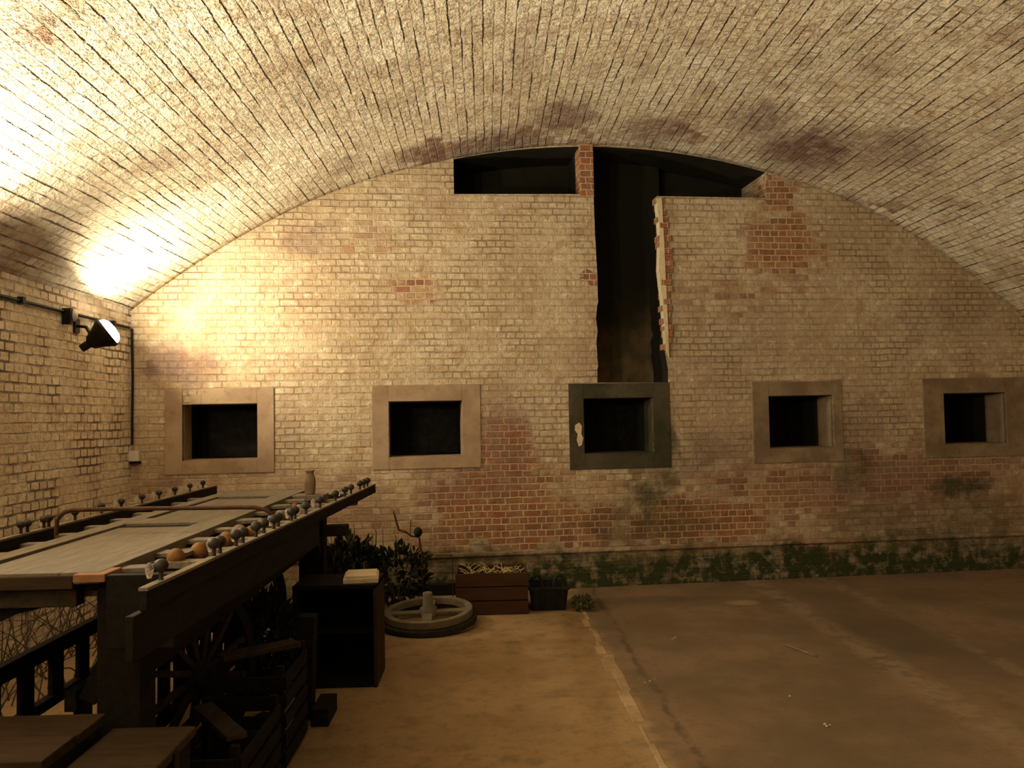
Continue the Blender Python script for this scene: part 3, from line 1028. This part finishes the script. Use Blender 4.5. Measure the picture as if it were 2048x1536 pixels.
# ------------------------------------------------------------------ WHEELS
def spoked_wheel(name, label, c, axis, R, rim_m, spoke_m, nsp=12, flat=False, tyre=False, rimw=.06):
    c, ax = Vector(c), Vector(axis).normalized()
    t = thing(name, label, 'wheel', c)
    r0 = ax.orthogonal().normalized()
    if abs(ax.z) > .5: r0 = Vector((1, 0, 0)).cross(ax).cross(ax).normalized() * -1
    r1 = ax.cross(r0)
    n = 40
    def ring(ri, ro, h0, h1):
        mb = MB()
        vs = []
        for k in range(n):
            d = r0 * cos(2 * pi * k / n) + r1 * sin(2 * pi * k / n)
            vs += [c + d * ri + ax * h0, c + d * ro + ax * h0, c + d * ro + ax * h1, c + d * ri + ax * h1]
        fs = []
        for k in range(n):
            a, b = 4 * k, 4 * ((k + 1) % n)
            for e in range(4):
                fs.append((a + e, a + (e + 1) % 4, b + (e + 1) % 4, b + e))
        mb.add(vs, fs, False)
        return mb
    o = ring(R - rimw, R, -.03, .03).build('rim', rim_m, t, bevel=.005)
    fix_normals(o)
    if tyre:
        o = ring(R - rimw * .8, R + .035, -.085, -.032).build('tyre', M['rubber'], t, bevel=.012)
        fix_normals(o)
    for k in range(nsp):
        d = r0 * cos(2 * pi * k / nsp) + r1 * sin(2 * pi * k / nsp)
        MB().bar(c + d * .05, c + d * (R - rimw + .005), .032 if not flat else .085, .032 if not flat else .025, up=ax).build('spoke', spoke_m, t, bevel=.003)
    MB().lathe(c - ax * (.09 if not flat else .03), [(.05, 0), (.07, .03), (.07, .12), (.05, .18)] if not flat else [(.075, 0), (.075, .07), (.045, .09), (.04, .20), (.03, .20)], 18, ax).build('hub', spoke_m, t)
    return t


cc = at_z(857, 1221, .13)
spoked_wheel('cart_wheel', 'pale four-spoked wheel with black tyre lying flat on the floor', (cc.x, cc.y, .115), (-.03, -.075, 1), .375, M['wheel_pale'], M['wheel_pale'], 4, True, True, .055)
spoked_wheel('cart_wheel', 'dark spoked wheel standing upright under the near half of the cart', (-1.52, 4.45, .44), (1, -.38, .06), .44, M['wood_black'], M['wood_dark'], 12)
spoked_wheel('cart_wheel', 'dark spoked wheel standing upright under the far end of the cart', (-1.70, 5.75, .46), (1, -.5, 0), .46, M['wood_black'], M['wood_dark'], 12)

# ------------------------------------------------------------------ BLACK CUPBOARD with papers on top
bf = at_z(755, 1375, 0)
br_ = at_z(781, 1338, 0)
X1 = bf.x
YF = bf.y
YK = YF + .42
X0 = X1 - .55
H = at_y(760, 1170, YF).z
cup = thing('cupboard', 'black open-fronted cupboard standing on the floor beside the cart', 'cupboard', ((X0 + X1) / 2, YF + .2, 0))
th_ = .022
MB().box(X1 - th_, X1, YF, YK, 0, H).build('side_panel', M['wood_dark'], cup, bevel=.002)
MB().box(X0, X0 + th_, YF, YK, 0, H).build('side_panel', M['wood_black'], cup, bevel=.002)
MB().box(X0, X1, YF, YK, H - th_, H + .004).build('top', M['wood_black'], cup, bevel=.002)
MB().box(X0 + th_, X1 - th_, YK - .015, YK, 0, H - th_).build('back_panel', M['wood_black'], cup)
MB().box(X0 + th_, X1 - th_, YF + .01, YK - .015, .0, .03).build('bottom_shelf', M['wood_black'], cup)
MB().box(X0 + th_, X1 - th_, YF + .08, YK - .015, H * .5, H * .5 + .02).build('shelf', M['wood_black'], cup)
bk = thing('ledger', 'pale thick book lying askew on top of the black cupboard', 'book', (X1 - .13, YF + .2, H))
Rz = Matrix.Rotation(radians(6), 3, 'Z')
MB().box(X1 - .24, X1 - .01, YF + .04, YF + .34, H + .004, H + .036, Rz).build('cover', M['paper'], bk, bevel=.003)
MB().box(X1 - .225, X1 - .02, YF + .06, YF + .32, H + .036, H + .05, Rz).build('pages', M['paper'], bk, bevel=.002)

# ------------------------------------------------------------------ BOARD CRATE and its contents
c0 = at_z(912, 1232, 0)
c1_ = at_z(1058, 1232, 0)
yk = c0.y
Hc = at_y(985, 1146, yk).z
cr = thing('wooden_crate', 'red-brown board crate standing on the floor right of the tyred wheel', 'crate', ((c0.x + c1_.x) / 2, yk + .2, 0))
x0, x1 = c0.x, c1_.x
for i in range(3):
    z0, z1 = Hc * i / 3 + .004, Hc * (i + 1) / 3 - .004
    MB().box(x0, x1, yk, yk + .02, z0, z1).build('front_board', M['crate'], cr, bevel=.003)
MB().box(x0, x0 + .02, yk + .02, yk + .42, 0.003, Hc).build('side_board', M['crate'], cr, bevel=.003)
MB().box(x1 - .02, x1, yk + .02, yk + .42, 0.003, Hc).build('side_board', M['crate'], cr, bevel=.003)
MB().box(x0, x1, yk + .42, yk + .44, 0.003, Hc).build('back_board', M['crate'], cr, bevel=.003)
MB().box(x0 + .02, x1 - .02, yk + .02, yk + .42, 0.003, .03).build('bottom', M['crate'], cr)
MB().box(x0 + .02, x1 - .02, yk + .02, yk + .42, Hc - .06, Hc - .045).build('inner_tray', M['wood_black'], cr)
rnd = random.Random(6)
mb = MB()
for i in range(60):
    a = Vector((rnd.uniform(x0 + .08, x1 - .05), yk + rnd.uniform(.05, .38), Hc - .04))
    d = Vector((rnd.uniform(-.12, .12), rnd.uniform(-.05, .05), rnd.uniform(.02, .07)))
    b = a + d
    b.x = min(max(b.x, x0 + .03), x1 - .03)
    mb.tube([a, (a + b) / 2 + Vector((0, 0, .01)), b], .003, 5)
tag(mb.build('straw', M['straw'], None, loc=((x0 + x1) / 2, yk + .2, Hc - .04)), 'wisps of yellow straw poking from the red-brown crate', 'straw', kind='stuff')

# ------------------------------------------------------------------ BLACK BASKET
b0 = at_z(1066, 1222, 0)
b1 = at_z(1132, 1222, 0)
bx = thing('plastic_basket', 'black basket with two raised handles right of the brown crate', 'basket', ((b0.x + b1.x) / 2, b0.y + .15, 0))
x0b, x1b, yb0, yb1 = b0.x, b1.x, b0.y, b0.y + .30
hb = at_y(1100, 1176, b0.y).z
def taperwall(mb, pa, pb, z0, z1, out, thk):
    o = Vector(out)
    A_, B_ = Vector(pa), Vector(pb)
    mb.hexa([A_ + Vector((0, 0, z0)), B_ + Vector((0, 0, z0)), B_ + Vector((0, 0, z0)) - o * thk, A_ + Vector((0, 0, z0)) - o * thk],
            [A_ + Vector((0, 0, z1)) + o * .03, B_ + Vector((0, 0, z1)) + o * .03, B_ + Vector((0, 0, z1)) + o * (.03 - thk), A_ + Vector((0, 0, z1)) + o * (.03 - thk)])
mb = MB()
taperwall(mb, (x0b, yb0, 0), (x1b, yb0, 0), 0, hb, (0, -1, 0), .01)
taperwall(mb, (x0b, yb1, 0), (x1b, yb1, 0), 0, hb, (0, 1, 0), .01)
taperwall(mb, (x0b, yb0, 0), (x0b, yb1, 0), 0, hb, (-1, 0, 0), .01)
taperwall(mb, (x1b, yb0, 0), (x1b, yb1, 0), 0, hb, (1, 0, 0), .01)
mb.box(x0b, x1b, yb0, yb1, 0.001, .012)
for k in range(7):
    xx = x0b + (x1b - x0b) * (k + .5) / 7
    mb.bar((xx, yb0 - .003, .01), (xx, yb0 - .034, hb - .01), .012, .012)
o = mb.build('basket_body', M['plastic'], bx)
fix_normals(o)
MB().bar((x0b - .03, yb0 - .03, hb), (x1b + .03, yb0 - .03, hb), .02, .025).bar((x0b - .03, yb1 + .03, hb), (x1b + .03, yb1 + .03, hb), .02, .025).bar((x0b - .03, yb0 - .03, hb), (x0b - .03, yb1 + .03, hb), .02, .025).bar((x1b + .03, yb0 - .03, hb), (x1b + .03, yb1 + .03, hb), .02, .025).build('basket_rim', M['plastic'], bx, bevel=.004)
for xx in (x0b + .04, x1b - .05):
    MB().tube([(xx - .05, yb0 + .02, hb), (xx - .045, yb0 + .02, hb + .07), (xx - .02, yb0 + .02, hb + .11), (xx + .02, yb0 + .02, hb + .11), (xx + .045, yb0 + .02, hb + .07), (xx + .05, yb0 + .02, hb)], .016, 10).build('handle', M['plastic'], bx)

# low plank behind the tyred wheel
pl = at_z(782, 1196, 0)
o = MB().box(pl.x - .25, c0.x - .02, pl.y + .05, pl.y + .12, 0, .11).build('plank', M['wood_black'], None, bevel=.005, loc=((pl.x + c0.x) / 2, pl.y + .08, 0))
tag(o, 'long black timber on edge behind the tyred wheel', 'plank')

# ------------------------------------------------------------------ PLANTS AND TWIGS
def leaves(mb, c, rx, ry, rz, n, size, rnd, up=.3, floor=.01):
    c = Vector(c)
    for i in range(n):
        d = Vector((rnd.gauss(0, 1), rnd.gauss(0, 1), rnd.gauss(0, 1))).normalized() * rnd.uniform(.35, 1) ** .5
        p = c + Vector((d.x * rx, d.y * ry, d.z * rz))
        if p.z < floor: p.z = floor + rnd.uniform(0, .05)
        ax = (d + Vector((rnd.uniform(-.6, .6), rnd.uniform(-.6, .6), up + rnd.uniform(-.4, .4)))).normalized()
        L = size * rnd.uniform(.6, 1.3)
        w = ax.orthogonal().normalized()
        w = Matrix.Rotation(rnd.uniform(0, 2 * pi), 3, ax) @ w * L * .22
        nn = ax.cross(w).normalized() * L * .06
        q1, q2 = p + ax * L * .5, p + ax * L
        mb.add([p, q1 + w, q2, q1 - w, q1 + nn], [(0, 1, 4), (1, 2, 4), (2, 3, 4), (3, 0, 4)])


def bush(name, label, cat, x, y, rx, ry, h, n, size, seed, mat='leaf', z0=0.0, sprigs=5):
    rnd = random.Random(seed)
    t = thing(name, label, cat, (x, y, 0), 'shrubs heaped at the foot of the end wall' if name == 'shrub' else None)
    mb = MB()
    for i in range(9):
        a = rnd.uniform(0, 2 * pi)
        mb.tube([(x + .02 * cos(a), y + .02 * sin(a), 0), (x + rx * .4 * cos(a), y + ry * .4 * sin(a), h * .5), (x + rx * .8 * cos(a), y + ry * .8 * sin(a), h * .9)], [.008, .005, .002], 6)
    for i in range(sprigs):
        xx = x + rnd.uniform(-rx, rx) * .9
        yy = y + rnd.uniform(-ry, ry) * .6
        mb.tube([(xx * .9 + x * .1, yy, h * .4), (xx, yy, h * 1.05), (xx + rnd.uniform(-.03, .03), yy, h * 1.05 + rnd.uniform(.05, .16))], [.005, .004, .002], 5)
    mb.build('stems', M['stem'], t)
    mb = MB()
    leaves(mb, (x, y, h * .5), rx, ry, h * .5, n, size, rnd)
    mb.build('foliage', M[mat], t)
    return t


def bush_px(px, pyt, Y, wpx, **kw):
    top = at_y(px, pyt, Y)
    return dict(x=top.x, y=Y, h=max(.1, top.z), rx=wpx / F * Y / 2)


a = bush_px(700, 1078, 7.3, 120)
bush('shrub', 'dark leafy shrub between the cart end and the pale book', 'shrub', a['x'], a['y'], a['rx'], .25, a['h'], 900, .10, 1, sprigs=6)
a = bush_px(655, 1098, 6.9, 90)
bush('shrub', 'dark shrub spreading right under the cart rear end', 'shrub', a['x'], a['y'], a['rx'], .22, a['h'], 700, .09, 2, sprigs=3)
a = bush_px(795, 1092, 7.85, 130)
bush('shrub', 'low dark shrub against the wall behind the iron stand', 'shrub', a['x'], a['y'], a['rx'], .16, a['h'], 600, .08, 3, sprigs=4)
a = bush_px(535, 1190, 5.45, 80)
bush('shrub', 'dark shrub sprawling left of the black cupboard', 'shrub', a['x'], a['y'], a['rx'], .2, a['h'], 700, .09, 5, sprigs=3)
a = bush_px(1164, 1192, 7.55, 44)
bush('moss_plant', 'small mossy green plant on the floor right of the black basket', 'plant', a['x'], a['y'], a['rx'], .09, a['h'], 420, .035, 4, 'moss', sprigs=0)

# rusty bent iron stand
st = thing('iron_stand', 'rusty bent iron stand with upright prong behind the wheel on the floor', 'stand', at_z(845, 1190, 0))
Ys = 7.75
pts = [at_y(787, 1022, Ys), at_y(793, 1045, Ys), at_y(798, 1060, Ys), at_y(812, 1064, Ys), at_y(822, 1072, Ys), at_y(838, 1074, Ys)]
MB().tube(pts, [.006, .009, .01, .009, .009, .008], 8).build('prong', M['rust'], st)
MB().tube([at_y(838, 1074, Ys), at_y(844, 1110, Ys), Vector((at_y(845, 1150, Ys).x, Ys, 0))], .008, 8).build('upright', M['rust'], st)
mb = MB()
cv = at_y(836, 1064, Ys)
mb.ball(cv, .042, 10, 1.1)
mb.build('knob', M['leaf'], st)
MB().tube([at_y(820, 1070, Ys), at_y(821, 1052, Ys), at_y(822, 1040, Ys)], .004, 6).build('spike', M['rust'], st)
MB().tube([Vector((at_y(905, 1150, Ys).x, Ys, 0)), at_y(905, 1110, Ys), at_y(845, 1110, Ys)], .005, 6).build('side_rod', M['rust'], st)

# tangle of dry twigs seen through the rack on the left
rnd = random.Random(21)
mb = MB()
for i in range(110):
    y = rnd.uniform(4.4, 6.9)
    x = rnd.uniform(-3.32, -2.75)
    z = 0.0
    pts = [Vector((x, y, 0.004))]
    d = Vector((rnd.uniform(-.5, .5), rnd.uniform(-.8, .8), 1)).normalized()
    for k in range(5):
        d = (d + Vector((rnd.uniform(-.5, .5), rnd.uniform(-.5, .5), rnd.uniform(-.4, .3)))).normalized()
        nx = pts[-1] + d * rnd.uniform(.12, .25)
        nx.x = min(max(nx.x, -3.40), -2.55)
        nx.z = max(nx.z, .01)
        pts.append(nx)
    mb.tube(pts, [.005, .0045, .004, .003, .002, .001], 5)
tag(mb.build('dry_twigs', M['stem'], None, loc=(-3.05, 5.6, 0)), 'tangle of thin dry twigs on the floor between cart and left wall', 'twigs', kind='stuff')

# ------------------------------------------------------------------ FOREGROUND: low bench and dark lumber
bn = thing('low_bench', 'low dark brown plank bench in the near left corner before the cart', 'bench', (-2.0, 2.97, 0))
zb = .68
MB().box(-2.9, -1.43, 2.975, 3.18, zb - .035, zb).build('bench_plank', M['wood_brown'], bn, bevel=.004)
MB().box(-2.9, -1.435, 2.74, 2.965, zb - .035, zb + .002).build('bench_plank', M['wood_brown'], bn, bevel=.004)
MB().box(-2.88, -1.45, 2.76, 2.785, zb - .14, zb - .036).build('apron', M['wood_black'], bn, bevel=.003)
MB().box(-1.455, -1.44, 2.79, 3.16, .0, zb - .036).build('end_panel', M['wood_black'], bn, bevel=.003)
for xx in (-2.85, -1.53):
    for yy in (2.79, 3.09):
        MB().box(xx, xx + .07, yy, yy + .07, 0, zb - .035).build('leg', M['wood_black'], bn, bevel=.003)
cb_ = thing('flat_trunk', 'dark flat-topped trunk standing at the right end of the low bench', 'trunk', (-1.26, 2.8, 0))
MB().box(-1.395, -1.115, 2.42, 3.17, 0, .585).build('trunk_body', M['wood_black'], cb_, bevel=.01)
MB().box(-1.41, -1.10, 2.40, 3.19, .586, .622).build('lid', M['wood_brown'], cb_, bevel=.008)
for yy in (2.6, 2.95):
    MB().box(-1.098, -1.092, yy, yy + .04, .50, .61).build('hasp', M['iron'], cb_)


# slatted crates and loose timber in the dark along the cart's right side
def slat_crate(label, x0, x1, y0, y1, h, n=4):
    t = thing('slatted_crate', label, 'crate', ((x0 + x1) / 2, (y0 + y1) / 2, 0), 'black slatted crates under the cart side')
    for (xx, yy) in ((x0, y0), (x1 - .035, y0), (x0, y1 - .035), (x1 - .035, y1 - .035)):
        MB().box(xx, xx + .035, yy, yy + .035, 0, h).build('corner_post', M['wood_black'], t, bevel=.002)
    for k in range(n):
        z0 = .02 + (h - .04) * k / n
        z1 = z0 + (h - .04) / n * .72
        MB().box(x1, x1 + .014, y0, y1, z0, z1).build('slat', M['wood_black'], t, bevel=.002)
        MB().box(x0, x1, y0 - .014, y0, z0, z1).build('slat', M['wood_black'], t, bevel=.002)
        MB().box(x0 - .014, x0, y0, y1, z0, z1).build('slat', M['wood_black'], t, bevel=.002)
    MB().box(x0, x1, y0, y1, .01, .025).build('bottom', M['wood_black'], t)
    return t


slat_crate('black slatted crate nearest the camera under the cart side', -1.40, -1.04, 3.50, 4.16, .42)
slat_crate('tall black slatted crate between the near crate and the cupboard', -1.42, -1.04, 4.26, 4.76, .52, 5)


def lumber(label, p, q, w, h, mat='wood_black', name='timber_offcut'):
    p, q = Vector(p), Vector(q)
    o = MB().bar(p, q, w, h).build(name, M[mat], None, bevel=.004, loc=(p + q) / 2)
    tag(o, label, 'timber', 'dark timbers heaped by the cart')
    return o


lumber('short grey-brown plank lying aslant on the nearest slatted crate', (-1.36, 4.02, .415), (-1.08, 3.62, .415), .09, .026, 'wood_dark')
lumber('black timber standing on end just left of the cupboard', (-1.10, 5.02, 0), (-1.08, 5.03, .60), .11, .10)
lumber('black timber lying on the floor in front of the cupboard', (-1.34, 4.92, .035), (-1.18, 4.84, .035), .07, .07)
lumber('short black block on the floor before the cupboard corner', (-.98, 5.14, .05), (-.98, 4.86, .05), .10, .10)
lumber('long dark board lying across the tall slatted crate', (-1.40, 4.40, .535), (-1.06, 4.66, .535), .12, .026, 'wood_dark')

# crumbs of mortar on the open floor
rnd = random.Random(17)
mb = MB()
for px, py in ((1345, 1278), (1350, 1275), (1650, 1448), (1660, 1450), (1654, 1452), (1580, 1392), (1300, 1362), (1309, 1358), (967, 1277), (1290, 1365)):
    c_ = at_z(px, py, .006)
    mb.ball(c_, rnd.uniform(.005, .010), 6, .6)
tag(mb.build('mortar_crumbs', M['plaster'], None, loc=at_z(1500, 1400, 0)), 'scattered pale mortar crumbs on the open floor', 'rubble', kind='stuff')

# small pale stick on the open floor
p, q = at_z(1572, 1290, .008), at_z(1632, 1312, .008)
o = MB().tube([p, (p + q) / 2, q], [.007, .008, .006], 8).build('stick', M['wheel_pale'], None, loc=(p + q) / 2)
tag(o, 'thin pale stick lying alone on the open floor at the right', 'stick')
